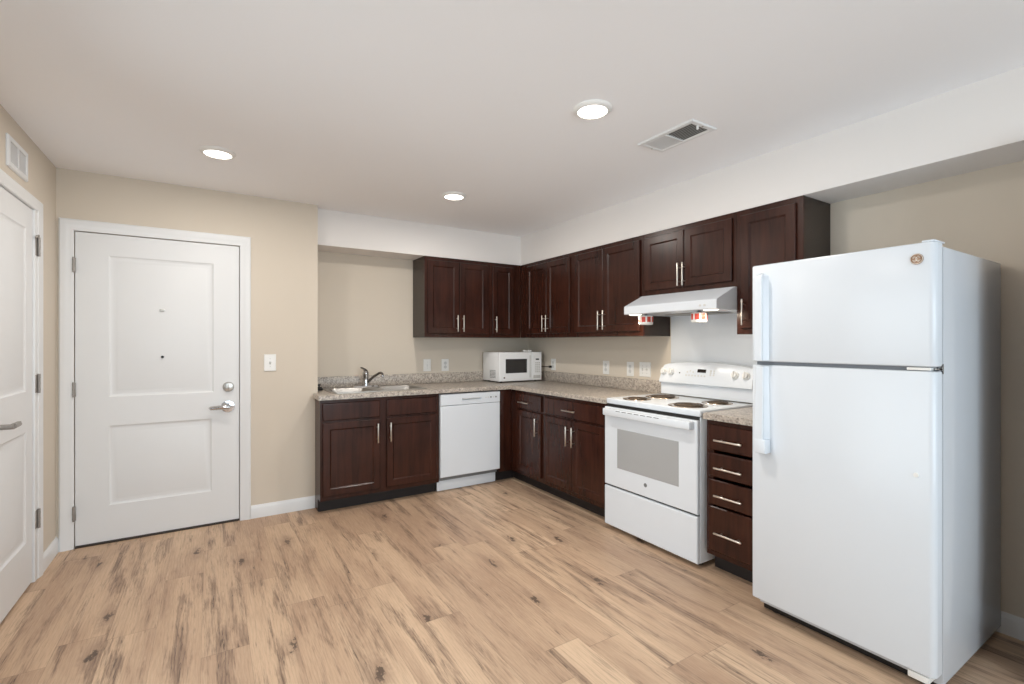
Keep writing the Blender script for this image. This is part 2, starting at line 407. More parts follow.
obj('trim_3', casing_bm(right(0), P0, P1, PT, .085), 'trim', label='white casing around the added unseen patio door', cat='door trim', kind='structure', smooth=30)
bm = nb(); box(bm, XL-.03, XL+.006, C1+.004, C1+.052, 0, CT+.004, .002); box(bm, XL-.03, XL+.006, C0-.052, C0-.004, 0, CT+.004, .002); box(bm, XL-.03, XL+.006, C0-.052, C1+.052, CT+.004, CT+.012)
obj('trim_4', bm, 'trim', label='white jamb of the narrow side door', cat='door trim', kind='structure')
obj('trim_5', box(nb(), D0, D1, YD-.008, YD+.06, 0, .012, .003), 'dark_gap', label='dark threshold under the entry door', cat='threshold', kind='structure')
def baseboard(name, f, a0, a1, label):
    prof = [(0, 0), (.014, 0), (.014, .072), (.011, .082), (.006, .090), (.004, .096), (0, .096)]
    obj(name, extrude_poly(nb(), prof, lambda d, z: f(a0, z, d), lambda d, z: f(a1, z, d)), 'trim', label=label, cat='baseboard', kind='structure', smooth=30)
baseboard('baseboard_entry', back(YD), D1+.077, -2.344, 'white baseboard between entry door and sink cabinet')
baseboard('baseboard_left', left(XL), C1+.114, YD-.0005, 'short white baseboard in the corner between the two doors')
baseboard('baseboard_right', right(0), -3.9895, -2.99, 'white baseboard behind the refrigerator')

# doors ------------------------------------------------------------
def door_slab(f, a0, a1, z0, z1, panels, t=.045, dep=.007):
    """slab with sunk moulded panels: front at d = 0"""
    bm = nb()
    as_ = sorted({a0, a1, *[p[0] for p in panels], *[p[1] for p in panels]}); zs = sorted({z0, z1, *[p[2] for p in panels], *[p[3] for p in panels]})
    for i in range(len(as_)-1):
        for j in range(len(zs)-1):
            ca, cz = (as_[i]+as_[i+1])/2, (zs[j]+zs[j+1])/2
            if any(p[0] < ca < p[1] and p[2] < cz < p[3] for p in panels): continue
            bm.faces.new([bm.verts.new(f(*q, 0)) for q in ((as_[i], zs[j]), (as_[i+1], zs[j]), (as_[i+1], zs[j+1]), (as_[i], zs[j+1]))])
    for p in panels:
        rings(bm, f, *p, [(0, 0), (.004, -.003), (.012, -dep), (.020, -dep-.001), (.046, -.0015), (.050, -.0005)], cap0=False)
    rings(bm, f, a0, a1, z0, z1, [(0, 0), (0, -t)], cap0=False)
    return bm
f = back(YD)
door1 = obj('door_1', door_slab(back(YD+.004), D0, D1, .014, DT, [(-3.622, -3.033, .962, 1.895), (-3.622, -3.045, .246, .772)]), 'door', label='white two-panel entry door with lever handle', cat='door', kind='structure', smooth=25)
def hinge(f, a, z, parent, h=.09, wd=.016):
    bm = nb(); fbox(bm, f, a-wd, a+wd*.6, z-h/2, z+h/2, -.002, .006, .001)
    cyl(bm, f(a, z-h/2-.003, .012), f(a, z+h/2+.003, .012), .0065, seg=14)
    for k in range(-1, 2): cyl(bm, f(a, z+k*h/3-.002, .012), f(a, z+k*h/3+.002, .012), .0075, seg=14)
    return obj('hinge', bm, 'hinge', parent, label='satin nickel door hinge')
for z in (1.82, 1.02, .226): hinge(back(YD-.004), D0-.004, z, door1)
# lever lock and deadbolt
bm = nb(); lathe(bm, [(0, -.002), (.044, -.002), (.044, .004), (.041, .009), (.022, .011), (.013, .013), (.012, .045), (0, .045)], (-2.944, YD, .853), '-Y')
pts = [(-2.944, YD-.042, .853), (-2.965, YD-.045, .853), (-2.99, YD-.043, .852), (-3.02, YD-.038, .850), (-3.05, YD-.034, .849), (-3.056, YD-.025, .849)]
tube(bm, pts, [.017, .016, .0155, .015, .014, .010], 12)
obj('lever_handle', bm, 'chrome', door1, label='polished lever handle')
bm = nb(); lathe(bm, [(0, -.002), (.036, -.002), (.036, .006), (.031, .013), (.016, .016), (.0, .016)], (-2.941, YD, .997), '-Y'); box(bm, -2.946, -2.936, YD-.032, YD-.014, .982, 1.012, .003)
obj('deadbolt', bm, 'steel', door1, label='round deadbolt with thumb turn')
bm = nb(); box(bm, D1+.001, D1+.012, YD-.003, YD+.003, .825, .885, .001)
obj('strike_plate', bm, 'hinge', door1)
bm = nb(); lathe(bm, [(0, -.002), (.009, -.002), (.009, .003), (.006, .004), (0, .003)], (-3.334, YD, 1.222), '-Y', 20)
obj('peephole', bm, 'black', door1, label='dark peephole')
bm = nb(); box(bm, -3.350, -3.322, YD-.004, YD+.002, 1.538, 1.552, .002); cyl(bm, (-3.343, YD-.004, 1.545), (-3.343, YD-.008, 1.545), .004, seg=12); cyl(bm, (-3.329, YD-.004, 1.545), (-3.329, YD-.008, 1.545), .004, seg=12)
obj('knocker_mount', bm, 'steel', door1, label='small metal plate with two screws')
f2 = left(XL-.004)
door2 = obj('door_2', door_slab(f2, C0, C1, .012, CT, [(C0+.11, -.972, 1.06, 1.93), (C0+.11, -.972, .255, .845)]), 'door', label='narrow white two-panel side door with dark lever', cat='door', kind='structure', smooth=25)
for z in (1.855, 1.093, .34):
    hinge(left(XL+.002), C1+.040, z, door2, .10, .034)
bm = nb(); a = C1+.030; tube(bm, [(XL+.014, a, 1.903), (XL+.016, a-.003, 1.912), (XL+.020, a-.022, 1.914), (XL+.019, a-.030, 1.906)], .005, 10); cyl(bm, (XL+.012, a-.030, 1.906), (XL+.022, a-.030, 1.906), .008, seg=14)
obj('hinge_pin_stop', bm, 'steel', door2)
bm = nb(); lathe(bm, [(0, -.005), (.034, -.005), (.034, .006), (.018, .012), (.012, .014), (.012, .062), (0, .062)], (XL, -1.42, .935), 'X')
tube(bm, [(XL+.058, -1.42, .937), (XL+.058, -1.385, .937), (XL+.057, -1.342, .937)], [.0135, .013, .0125], 12)
tube(bm, [(XL+.057, -1.348, .940), (XL+.056, -1.325, .942), (XL+.055, -1.303, .943)], [.006, .005, .003], 10)
obj('lever_handle', bm, 'hinge', door2, label='dark satin lever handle')

# ------------------------------------------------------------------ cabinets
def pull(f, a, z, d, parent, vertical=True, ln=.157):
    bm = nb(); off = .030; r = .0056
    if vertical:
        cyl(bm, f(a, z-ln/2, d+off), f(a, z+ln/2, d+off), r, seg=14, bev=.001)
        for s in (-1, 1): cyl(bm, f(a, z+s*ln*.305, d-.001), f(a, z+s*ln*.305, d+off), .0042, seg=12)
    else:
        cyl(bm, f(a-ln/2, z, d+off), f(a+ln/2, z, d+off), r, seg=14, bev=.001)
        for s in (-1, 1): cyl(bm, f(a+s*ln*.305, z, d-.001), f(a+s*ln*.305, z, d+off), .0042, seg=12)
    return obj('handle', bm, 'pull', parent, label='satin metal bar pull', smooth=50)
FRAME = [(0, .001), (0, .0150), (.0038, .019), (.052, .019), (.0535, .0175), (.0600, .0110), (.0615, .0100), (.0620, .0100)]
SLAB = [(0, .001), (0, .0135), (.005, .0185), (.008, .019), (.0085, .019)]
def cab_door(f, a0, a1, z0, z1, parent, ha=None, hz=None):
    a0, a1 = sorted((a0, a1))
    d = obj('door', rings(nb(), f, a0, a1, z0, z1, FRAME), 'wood', parent, smooth=20)
    if ha is not None: pull(f, ha, hz, .019, d)
    return d
def cab_drawer(f, a0, a1, z0, z1, parent, handle=True):
    a0, a1 = sorted((a0, a1))
    d = obj('drawer', rings(nb(), f, a0, a1, z0, z1, SLAB), 'wood', parent, smooth=20)
    if handle: pull(f, (a0+a1)/2, (z0+z1)/2-.006, .019, d, False)
    return d
def face_frame(f, a0, a1, z0, z1, openings, parent):
    bm = nb()
    as_ = sorted({a0, a1, *[p[0] for p in openings], *[p[1] for p in openings]}); zs = sorted({z0, z1, *[p[2] for p in openings], *[p[3] for p in openings]})
    for i in range(len(as_)-1):
        for j in range(len(zs)-1):
            ca, cz = (as_[i]+as_[i+1])/2, (zs[j]+zs[j+1])/2
            if any(p[0] < ca < p[1] and p[2] < cz < p[3] for p in openings): continue
            fbox(bm, f, as_[i], as_[i+1], zs[j], zs[j+1], -.019, 0)
    return obj('face_frame', bm, 'wood', parent, smooth=0)
ZB, ZT = 1.372, 2.1285
def upper(f, a0, a1, z0, doors, label, depth=.304, frame0=None):
    """doors: (a0, a1, handle a); a0 < a1 along the wall"""
    p = f((a0+a1)/2, z0, -depth/2)
    c = thing('wall_cabinet', label, 'cabinet', p, 'wall cabinets under the soffit')
    lip = 0.0
    fbox_bm = nb(); fbox(fbox_bm, f, a0+.001, a1-.001, z0+.012, ZT, -depth+.002, -.0195); fbox(fbox_bm, f, a0+.001, a1-.001, z0, z0+.012, -depth+.002, -.0195)
    obj('carcass', fbox_bm, 'wood_side', c, smooth=0)
    fa0 = a0 if frame0 is None else frame0
    face_frame(f, a0+.0005, a1-.0005, z0, ZT, [(q[0]+.012, q[1]-.012, z0+.05, ZT-.05) for q in doors], c)
    for q in doors:
        cab_door(f, q[0], q[1], z0+.036, ZT-.034, c, q[2], z0+.133 if z0 < 1.5 else z0+.12)
    return c
fb, fr = back(-DU), right(-DU)
upper(fb, -1.372, -.683, ZB, [(-1.346, -1.022, -1.050), (-1.016, -.708, -.988)], 'two-door dark wall cabinet at the free end, over two outlets')
upper(fb, -.682, -.3066, ZB, [(-.650, -.400, -.622)], 'single-door dark wall cabinet in the corner, above the microwave')
upper(fr, -1.163, -.3065, ZB, [(-.778, -.435, -.752), (-1.128, -.783, -.810)], 'two-door dark wall cabinet nearest the inside corner on the range wall')
upper(fr, -1.984, -1.164, ZB, [(-1.560, -1.198, -1.534), (-1.959, -1.565, -1.592)], 'tall two-door dark wall cabinet beside the range hood, above three wall plates')
upper(fr, -2.737, -1.985, 1.668, [(-2.357, -2.010, -2.330), (-2.712, -2.361, -2.370)], 'short two-door dark wall cabinet directly over the range hood')
upper(fr, -3.130, -2.738, ZB, [(-3.095, -2.772, -2.800)], 'single-door dark wall cabinet at the end, behind the refrigerator top')

fbB, frB = back(-.61), right(-.61)
def base_carcass(f, a0, a1, c, kick0=None, kick1=None, depth=.60):
    bm = nb(); t = .016
    fbox(bm, f, a0, a0+t, .10, .872, -depth, -.0195); fbox(bm, f, a1-t, a1, .10, .872, -depth, -.0195)
    fbox(bm, f, a0+t, a1-t, .10, .116, -depth, -.0195); fbox(bm, f, a0+t, a1-t, .12, .872, -depth, -depth+.008)
    obj('carcass', bm, 'wood_side', c, smooth=0)
    obj('toe_kick', fbox(nb(), f, a0 if kick0 is None else kick0, a1 if kick1 is None else kick1, .001, .10, -.09, -.075), 'kick', c, smooth=0)
G = 'base cabinets under the counter'
# sink base
c = thing('base_cabinet', 'wide dark sink cabinet with two doors and two false drawers', 'cabinet', (-1.86, -.3, 0), G)
base_carcass(fbB, -2.3125, -1.3605, c, -2.343)
bm = nb(); fbox(bm, fbB, -2.343, -2.3195, .001, .8775, -.2035, -.0755); fbox(bm, fbB, -2.343, -2.3195, .10, .8775, -.0755, -.0195); obj('side_panel', bm, 'wood', c, smooth=0)
face_frame(fbB, -2.343, -1.3605, .10, .8775, [(-2.30, -1.90, .16, .68), (-1.81, -1.41, .16, .68), (-2.30, -1.90, .73, .83), (-1.81, -1.41, .73, .83)], c)
cab_drawer(fbB, -2.326, -1.884, .718, .853, c, False); cab_drawer(fbB, -1.829, -1.387, .718, .853, c, False)
cab_door(fbB, -2.326, -1.884, .135, .702, c, -1.908, .590); cab_door(fbB, -1.829, -1.387, .135, .702, c, -1.803, .590)
# corner: blind filler + narrow drawer/door unit
c = thing('base_cabinet', 'narrow dark corner base cabinet with one drawer and one door', 'cabinet', (-.4, -.7, 0), G)
bm = nb(); box(bm, -.005, -.5905, -1.1330, -.612, .10, .872); box(bm, -.72, -.61, -.605, -.5915, .10, .872)
obj('carcass', bm, 'wood_side', c, smooth=0)
obj('filler_panel', fbox(nb(), fbB, -.7475, -.6105, .10, .8775, -.018, 0, .002), 'wood', c)
obj('toe_kick', box(nb(), -.52, -.535, -1.1335, -.535, .001, .10), 'kick', c, smooth=0)
obj('toe_kick', box(nb(), -.7475, -.536, -.535, -.52, .001, .10), 'kick', c, smooth=0)
face_frame(frB, -1.1335, -.6115, .10, .8775, [(-1.085, -.75, .16, .67), (-1.085, -.75, .73, .83)], c)
d_ = cab_drawer(frB, -1.108, -.728, .714, .853, c, False); pull(frB, -.872, .776, .019, d_, False)
cab_door(frB, -1.108, -.728, .140, .700, c, -1.062, .578)
# wide unit
c = thing('base_cabinet', 'dark base cabinet with one wide drawer and two doors, beside the range', 'cabinet', (-.3, -1.53, 0), G)
base_carcass(frB, -1.932, -1.1345, c)
face_frame(frB, -1.932, -1.1345, .10, .8775, [(-1.88, -1.18, .16, .67), (-1.88, -1.18, .73, .83)], c)
d_ = cab_drawer(frB, -1.908, -1.160, .714, .853, c, False); pull(frB, -1.520, .776, .019, d_, False)
cab_door(frB, -1.527, -1.160, .140, .700, c, -1.494, .574); cab_door(frB, -1.908, -1.533, .140, .700, c, -1.566, .574)
# drawer stack
c = thing('base_cabinet', 'dark stack of four drawers between range and refrigerator', 'cabinet', (-.3, -2.93, 0), G)
base_carcass(frB, -3.125, -2.746, c)
face_frame(frB, -3.125, -2.746, .10, .8775, [(-3.09, -2.79, .15, .83)], c)
for z0, z1 in ((.709, .853), (.556, .693), (.397, .541), (.132, .387)):
    d_ = cab_drawer(frB, -3.100, -2.766, z0, z1, c, False); pull(frB, -2.905, (z0+z1)/2 - (.010 if z1 > .4 else .012), .019, d_, False, .165)

# ------------------------------------------------------------------ counters
def slab_bm(outline, z0, z1, bev=.006, hole=None):
    bm = nb(); A = [bm.verts.new((x, y, z1)) for x, y in outline]; es = [bm.edges.new((A[i], A[(i+1) % len(A)])) for i in range(len(A))]
    if hole:
        Hh = [bm.verts.new((x, y, z1)) for x, y in hole]; es += [bm.edges.new((Hh[i], Hh[(i+1) % len(Hh)])) for i in range(len(Hh))]
    r = bmesh.ops.triangle_fill(bm, use_beauty=True, use_dissolve=False, edges=es)
    fs = [x for x in r['geom'] if isinstance(x, bmesh.types.BMFace)]
    e = bmesh.ops.extrude_face_region(bm, geom=fs); bmesh.ops.translate(bm, verts=[v for v in e['geom'] if isinstance(v, bmesh.types.BMVert)], vec=(0, 0, z0-z1))
    bmesh.ops.recalc_face_normals(bm, faces=bm.faces[:])
    if bev:
        ol = {(round(x, 4), round(y, 4)) for x, y in outline}
        es = [q for q in bm.edges if all(abs(v.co.z-z1) < 1e-5 and (round(v.co.x, 4), round(v.co.y, 4)) in ol for v in q.verts) and len(q.link_faces) == 2 and abs(q.link_faces[0].normal.z-q.link_faces[1].normal.z) > .5]
        bmesh.ops.bevel(bm, geom=es, offset=bev, segments=3, profile=.5, affect='EDGES')
    return bm
CZ0, CZ1 = .880, .916
SX0, SX1, SY0, SY1 = -2.235, -1.435, -.555, -.085
ct = thing('worktop', 'long L-shaped speckled counter with the sink and microwave', 'counter', (-1.2, -.3, CZ0))
obj('top', slab_bm([(-2.3120, -.003), (-2.3120, YD-.004), (-2.358, YD-.004), (-2.358, -.642), (-.642, -.642), (-.642, -1.938), (-.003, -1.938), (-.003, -.003)], CZ0, CZ1,
                   hole=[(SX0+.02, SY0+.02), (SX1-.02, SY0+.02), (SX1-.02, SY1-.02), (SX0+.02, SY1-.02)]), 'counter', ct, smooth=30)
bm = nb(); box(bm, -2.3120, -.003, -.023, -.003, CZ1+.0005, 1.018, .004); obj('backsplash', bm, 'counter', ct)
bm = nb(); box(bm, -.023, -.003, -1.938, -.0235, CZ1+.0005, 1.018, .004); obj('backsplash', bm, 'counter', ct)
ct2 = thing('worktop', 'small speckled counter between range and refrigerator', 'counter', (-.3, -2.93, CZ0))
obj('top', slab_bm([(-.642, -2.742), (-.003, -2.742), (-.003, -3.126), (-.642, -3.126)][::-1], CZ0, CZ1), 'counter', ct2, smooth=30)
obj('backsplash', box(nb(), -.023, -.003, -3.126, -2.742, CZ1+.0005, 1.018, .004), 'counter', ct2)

# sink: rim deck with two bowls
sk = thing('sink', 'double-bowl stainless sink set in the counter', 'sink', (-1.835, -.32, CZ1))
def rrect(x0, x1, y0, y1, r, n=6):
    out = []
    for cx, cy, a in ((x1-r, y1-r, 0), (x0+r, y1-r, PI/2), (x0+r, y0+r, PI), (x1-r, y0+r, 1.5*PI)):
        out += [(cx+r*math.cos(a+PI/2*k/n), cy+r*math.sin(a+PI/2*k/n)) for k in range(n+1)]
    return out
BY0, BY1 = SY0+.03, SY1-.095
bowls = [(SX0+.03, -1.895), (-1.795, SX1-.03)]
bm = nb(); z = CZ1+.006
def loop(pts, z): 
    v = [bm.verts.new((x, y, z)) for x, y in pts]; return v, [bm.edges.new((v[i], v[(i+1) % len(v)])) for i in range(len(v))]
vo_, eo = loop(rrect(SX0, SX1, SY0, SY1, .04), z); ee = list(eo)
for b in bowls: ee += loop(rrect(b[0], b[1], BY0, BY1, .05), z)[1]
bmesh.ops.triangle_fill(bm, use_beauty=True, edges=ee)
lo = [bm.verts.new((v.co.x, v.co.y, CZ1+.0005)) for v in vo_]
for i in range(len(vo_)): bm.faces.new((vo_[i], vo_[(i+1) % len(vo_)], lo[(i+1) % len(lo)], lo[i]))
obj('rim', bm, 'sink', sk, smooth=35)
for b in bowls:
    bm = nb(); prev = None
    for ins, dz, r in ((0, 0, .05), (.003, -.006, .05), (.012, -.11, .055), (.022, -.135, .06), (.05, -.15, .06)):
        L_ = [bm.verts.new((x, y, z+dz)) for x, y in rrect(b[0]+ins, b[1]-ins, BY0+ins, BY1-ins, r)]
        if prev:
            for k in range(len(L_)): bm.faces.new((prev[k], prev[(k+1) % len(L_)], L_[(k+1) % len(L_)], L_[k]))
        prev = L_
    bm.faces.new(prev)
    bw = obj('bowl', bm, 'sink', sk, smooth=50)
    cx, cy = (b[0]+b[1])/2, (BY0+BY1)/2
    obj('drain', lathe(nb(), [(0, .004), (.022, .004), (.030, .006), (.044, .006), (.046, .001)], (cx, cy, z-.150)), 'dark_metal', bw)
# faucet
FX, FY = -1.866, -.135
fa = thing('faucet', 'chrome single-lever faucet behind the sink bowls', 'faucet', (FX, FY, CZ1+.006))
z = CZ1+.0065
bm = nb(); P_ = rrect(FX-.125, FX+.125, FY-.03, FY+.03, .029, 8); extrude_poly(bm, P_, lambda x, y: (x, y, z), lambda x, y: (FX+(x-FX)*.93, FY+(y-FY)*.85, z+.012)); obj('base_plate', bm, 'chrome', fa, smooth=35)
obj('body', lathe(nb(), [(0, .012), (.030, .012), (.028, .03), (.025, .05), (.025, .105), (.028, .112), (.027, .128), (.020, .142), (.008, .148), (0, .149)], (FX, FY, z), seg=28), 'chrome', fa, smooth=50)
bm = nb(); tube(bm, [(FX+.004, FY, z+.128), (FX-.002, FY-.004, z+.146), (FX-.016, FY-.010, z+.160), (FX-.034, FY-.018, z+.170), (FX-.052, FY-.026, z+.176)], [.018, .0165, .0115, .008, .005], 14); obj('lever', bm, 'dark_metal', fa, smooth=60)
bm = nb(); tube(bm, [(FX+.010, FY-.010, z+.045), (FX+.030, FY-.040, z+.068), (FX+.058, FY-.080, z+.102), (FX+.084, FY-.116, z+.126), (FX+.097, FY-.134, z+.131), (FX+.105, FY-.146, z+.124), (FX+.108, FY-.150, z+.108)], [.014, .0125, .0115, .011, .011, .011, .010], 14); sp_ = obj('spout', bm, 'dark_metal', fa, smooth=60)
obj('aerator', cyl(nb(), (FX+.108, FY-.150, z+.111), (FX+.109, FY-.151, z+.090), .0125, seg=20, bev=.001), 'chrome', sp_)
# dark stopper lying at the counter's free end
st = thing('sink_stopper', 'small black rubber stopper at the counter end beside the sink', 'sink stopper', (-2.268, -.19, CZ1+.0005))
obj('plug_body', lathe(nb(), [(0, 0), (.026, 0), (.029, .006), (.029, .016), (.022, .024), (.018, .030), (0, .031)], (-2.272, -.19, CZ1+.0005), seg=28), 'black', st)
obj('knob', lathe(nb(), [(.006, .030), (.006, .038), (.013, .041), (.013, .049), (.008, .053), (0, .053)], (-2.272, -.19, CZ1+.0005), seg=20), 'black', st)

# ------------------------------------------------------------------ dishwasher
DX0, DX1, DYf = -1.354, -.752, -.635
dw = thing('dishwasher', 'white dishwasher built in beside the sink cabinet', 'dishwasher', ((DX0+DX1)/2, -.3, 0))
f = back(-.585)
obj('tub', box(nb(), DX0+.006, DX1-.006, -.583, -.05, .11, .862), 'grey', dw, smooth=0)
obj('door_panel', rings(nb(), f, DX0, DX1, .138, .764, [(0, 0), (0, .043), (.003, .048), (.007, .050), (.008, .050)]), 'enamel', dw, smooth=30)
# control fascia with a scooped latch recess
bm = nb(); a0, a1, z0, z1 = -1.150, -.945, .797, .828; fz0, fz1 = .767, .867
rings(bm, f, DX0, DX1, fz0, fz1, [(0, 0), (0, .044), (.003, .050)], cap1=False)
aa = [DX0+.003, a0, a1, DX1-.003]; zz = [fz0+.003, z0, z1, fz1-.003]
for i in range(3):
    for j in range(3):
        if i == 1 and j == 1: continue
        bm.faces.new([bm.verts.new(f(*q, .050)) for q in ((aa[i], zz[j]), (aa[i+1], zz[j]), (aa[i+1], zz[j+1]), (aa[i], zz[j+1]))])
rings(bm, f, a0, a1, z0, z1, [(0, .050), (.003, .052), (.006, .047), (.012, .030), (.0125, .030)], cap0=False)
cp = obj('control_fascia', bm, 'enamel', dw, smooth=30)
obj('latch', rings(nb(), f, a0+.014, a1-.014, z1-.016, z1-.005, [(0, .0305), (0, .042), (.002, .044)]), 'ivory', cp, smooth=30)
for i, (a, m_) in enumerate([(-.905, 'ivory'), (-.880, 'ivory'), (-.852, 'grey'), (-.824, 'ivory'), (-.798, 'grey')]):
    obj('button', cyl(nb(), f(a, .818, .0495), f(a, .818, .0525), .0075 if m_ == 'grey' else .006, seg=16), m_, cp)
obj('toe_panel', box(nb(), DX0-.003, DX1-.008, -.560, -.545, .004, .098, .003), 'enamel', dw)
obj('toe_ledge', box(nb(), DX0+.004, DX1-.008, -.582, -.5605, .099, .118, .002), 'grey', dw)

# ------------------------------------------------------------------ microwave
MX0, MX1, MY0, MY1, MZ0, MZ1 = -.605, -.082, -.372, -.030, .929, 1.223
mw = thing('microwave', 'white microwave on the counter in the corner', 'microwave', ((MX0+MX1)/2, -.2, CZ1))
obj('case', box(nb(), MX0, MX1, MY0+.022, MY1, MZ0, MZ1, .006), 'mw_white', mw)
f = back(MY0+.0215)
PX = -.205   # where the control panel starts
dr = obj('door', rings(nb(), f, MX0, PX-.001, MZ0, MZ1, [(0, .001), (0, .016), (.004, .021), (.008, .022), (.0085, .022)]), 'mw_white', mw, smooth=30)
wa0, wa1, wz0, wz1 = -.530, -.272, 1.012, 1.154
obj('window', rings(nb(), f, wa0, wa1, wz0, wz1, [(0, .0215), (0, .0245), (.004, .0255), (.010, .0225), (.0105, .0225)]), 'mw_glass', dr, smooth=30)
obj('badge', cyl(nb(), f(-.546, .966, .0215), f(-.546, .966, .0235), .009, seg=20), 'black', dr, label='small dark round badge')
bm = nb(); fbox(bm, f, -.238, -.226, .96, 1.19, .0215, .0235, .001); obj('grip_line', bm, 'ivory', dr)
pn = obj('control_panel', rings(nb(), f, PX+.001, MX1, MZ0, MZ1, [(0, .001), (0, .016), (.004, .021), (.008, .022), (.0085, .022)]), 'mw_white', mw, smooth=30)
obj('display', rings(nb(), f, -.160, -.118, 1.141, 1.155, [(0, .0215), (0, .0232), (.001, .0236)]), 'display', pn, smooth=0)
for r_ in range(6):
    for q_ in range(3):
        a, z = -.166+q_*.022, 1.118-r_*.019
        obj('button', fbox(nb(), f, a, a+.017, z-.013, z, .0215, .0230, .0006), 'ivory', pn)
obj('latch_button', fbox(nb(), f, -.188, -.100, .950, .982, .0215, .0245, .002), 'ivory', pn)
bm = nb()
for i in range(6):
    for j in range(6): box(bm, MX0-.0008, MX0+.002, MY0+.075+i*.020, MY0+.089+i*.020, .962+j*.014, .970+j*.014)
obj('side_vent', bm, 'grey', mw, smooth=0)
for x in (MX0+.05, MX1-.05):
    for y in (MY0+.05, MY1-.05): obj('foot', cyl(nb(), (x, y, CZ1+.0005), (x, y, MZ0), .014, seg=16), 'black', mw)
bm = nb(); tube(bm, [(MX1-.005, -.06, 1.03), (-.062, -.07, 1.035), (-.055, -.15, 1.05), (-.060, -.28, 1.064), (-.056, -.37, 1.068), (-.044, -.42, 1.069), (-.034, -.4425, 1.069), (-.022, -.4425, 1.0685)], .004, 8)
cord = obj('power_cord', bm, 'black', mw, label='black power cord plugged into the outlet', smooth=60)
obj('plug', box(nb(), -.036, -.0108, -.456, -.429, 1.057, 1.080, .004), 'black', cord)
# white cord bundle lying on the microwave
cb = thing('cord_bundle', 'small coiled white cord on top of the microwave', 'cord', (-.170, -.26, MZ1))
bm = nb(); pts = []
for k in range(61):
    t = k/60*2*PI*4; pts.append((-.160+.028*math.cos(t), -.25+.026*math.sin(t), MZ1+.0045+.0035*k/60*4*1.0))
tube(bm, pts, .004, 8); obj('coil', bm, 'plastic', cb, smooth=60)
bm = nb(); box(bm, -.245, -.200, -.275, -.245, MZ1+.0005, MZ1+.022, .007); obj('connector', bm, 'plastic', cb)
bm = nb(); tube(bm, [(-.201, -.26, MZ1+.010), (-.193, -.262, MZ1+.010), (-.187, -.256, MZ1+.008)], .0035, 8); obj('lead', bm, 'plastic', cb)

# ------------------------------------------------------------------ range
RY0, RY1 = -2.726, -1.944     # along the wall
rg = thing('range', 'white electric coil range between the counters', 'range', (-.33, -2.33, 0))
obj('body', box(nb(), -.635, -.03, RY0+.004, RY1-.004, .03, .884, .003), 'enamel', rg)
for y in (RY0+.05, RY1-.05):
    for x in (-.58, -.1): obj('foot', cyl(nb(), (x, y, .001), (x, y, .031), .018, seg=16), 'black', rg)
f = right(-.636)
ck = obj('cooktop', box(nb(), -.645, -.10, RY0, RY1, .886, .925, .009, 3), 'enamel', rg)
obj('vent_gap_shade', fbox(nb(), f, RY0+.01, RY1-.01, .864, .887, -.001, .005), 'black', rg, smooth=0)  # black strip standing in for the shade under the cooktop
for bx, by, r in ((-.525, -2.125, .074), (-.275, -2.135, .096), (-.515, -2.540, .098), (-.245, -2.560, .074)):
    bu = obj('burner', lathe(nb(), [(r+.022, .9255), (r+.020, .929), (r+.008, .9295), (r+.002, .9270), (r-.02, .920), (.02, .918), (0, .918)], (bx, by, 0), seg=44), 'pan', rg, label='chrome drip pan')
    bm = nb(); turns = 4 if r > .08 else 3; pts = []
    for k in range(turns*28+1):
        t = k/28*2*PI; q = .022+(r-.03)*k/(turns*28); pts.append((bx+q*math.cos(t), by+q*math.sin(t), .931))
    tube(bm, pts, .0058, 8); obj('coil', bm, 'coil', bu, smooth=60, label='grey-brown heating coil')
# oven door
od = obj('oven_door', None or rings(nb(), f, RY0+.006, RY1-.006, .318, .866, [(0, .001), (0, .024), (.003, .028), (.007, .030), (.0075, .030)]), 'enamel', rg, smooth=30)
obj('drawer_gap_shade', fbox(nb(), f, RY0+.010, RY1-.010, .300, .324, -.001, .008), 'black', rg, smooth=0)  # black strip painted as the shade between oven door and drawer
wi = obj('window', rings(nb(), f, -2.592, -2.078, .452, .724, [(0, .0295), (0, .0312), (.003, .0318), (.012, .0306), (.0125, .0306)]), 'oven_glass', od, smooth=30)
bm = nb(); fbox(bm, f, RY0+.024, RY1-.034, .812, .862, .0505, .078, .009); fbox(bm, f, RY1-.080, RY1-.034, .812, .862, .029, .06, .006); fbox(bm, f, RY0+.024, RY0+.065, .812, .862, .029, .06, .006)
obj('handle', bm, 'enamel', od)
bm = nb()
for k in range(7): fbox(bm, f, -2.13-k*.055-.020, -2.13-k*.055+.020, .851, .8545, .0775, .0788)
obj('vent_slots', bm, 'vent_dark', od, smooth=0)
bm = nb(); cyl(bm, f(-2.331, .396, .0295), f(-2.331, .396, .0318), .013, seg=24); obj('badge', bm, 'grey', od, label='small grey round badge')
obj('storage_drawer', rings(nb(), f, RY0+.006, RY1-.006, .032, .306, [(0, .001), (0, .024), (.003, .029), (.008, .031), (.0085, .031)]), 'enamel', rg, smooth=30)
# backguard: sloped control panel with a gently arched top
bg = nb(); yc = (RY0+RY1)/2; hw = (RY1-RY0)/2
n = 20; secs = []
for k in range(n+1):
    y = RY1-.022-(RY1-RY0-.030)*k/n; u_ = (y-yc)/hw; zt = 1.182-.026*u_*u_-.02*max(0, abs(u_)-.9)*10*.6
    px = [(-.030, .93), (-.030, zt-.01), (-.045, zt), (-.066, zt-.004), (-.078, zt-.020), (-.112, 1.034), (-.112, 1.022), (-.104, 1.016), (-.088, 1.014), (-.088, .93)]
    secs.append([bg.verts.new((x, yc+(y-yc)*(1-.05*max(0, (z-1.034)/.15)), z)) for x, z in px])
for A, Bq in zip(secs, secs[1:]):
    for k in range(len(A)): bg.faces.new((A[k], A[(k+1) % len(A)], Bq[(k+1) % len(A)], Bq[k]))
bg.faces.new(secs[0]); bg.faces.new(secs[-1][::-1])
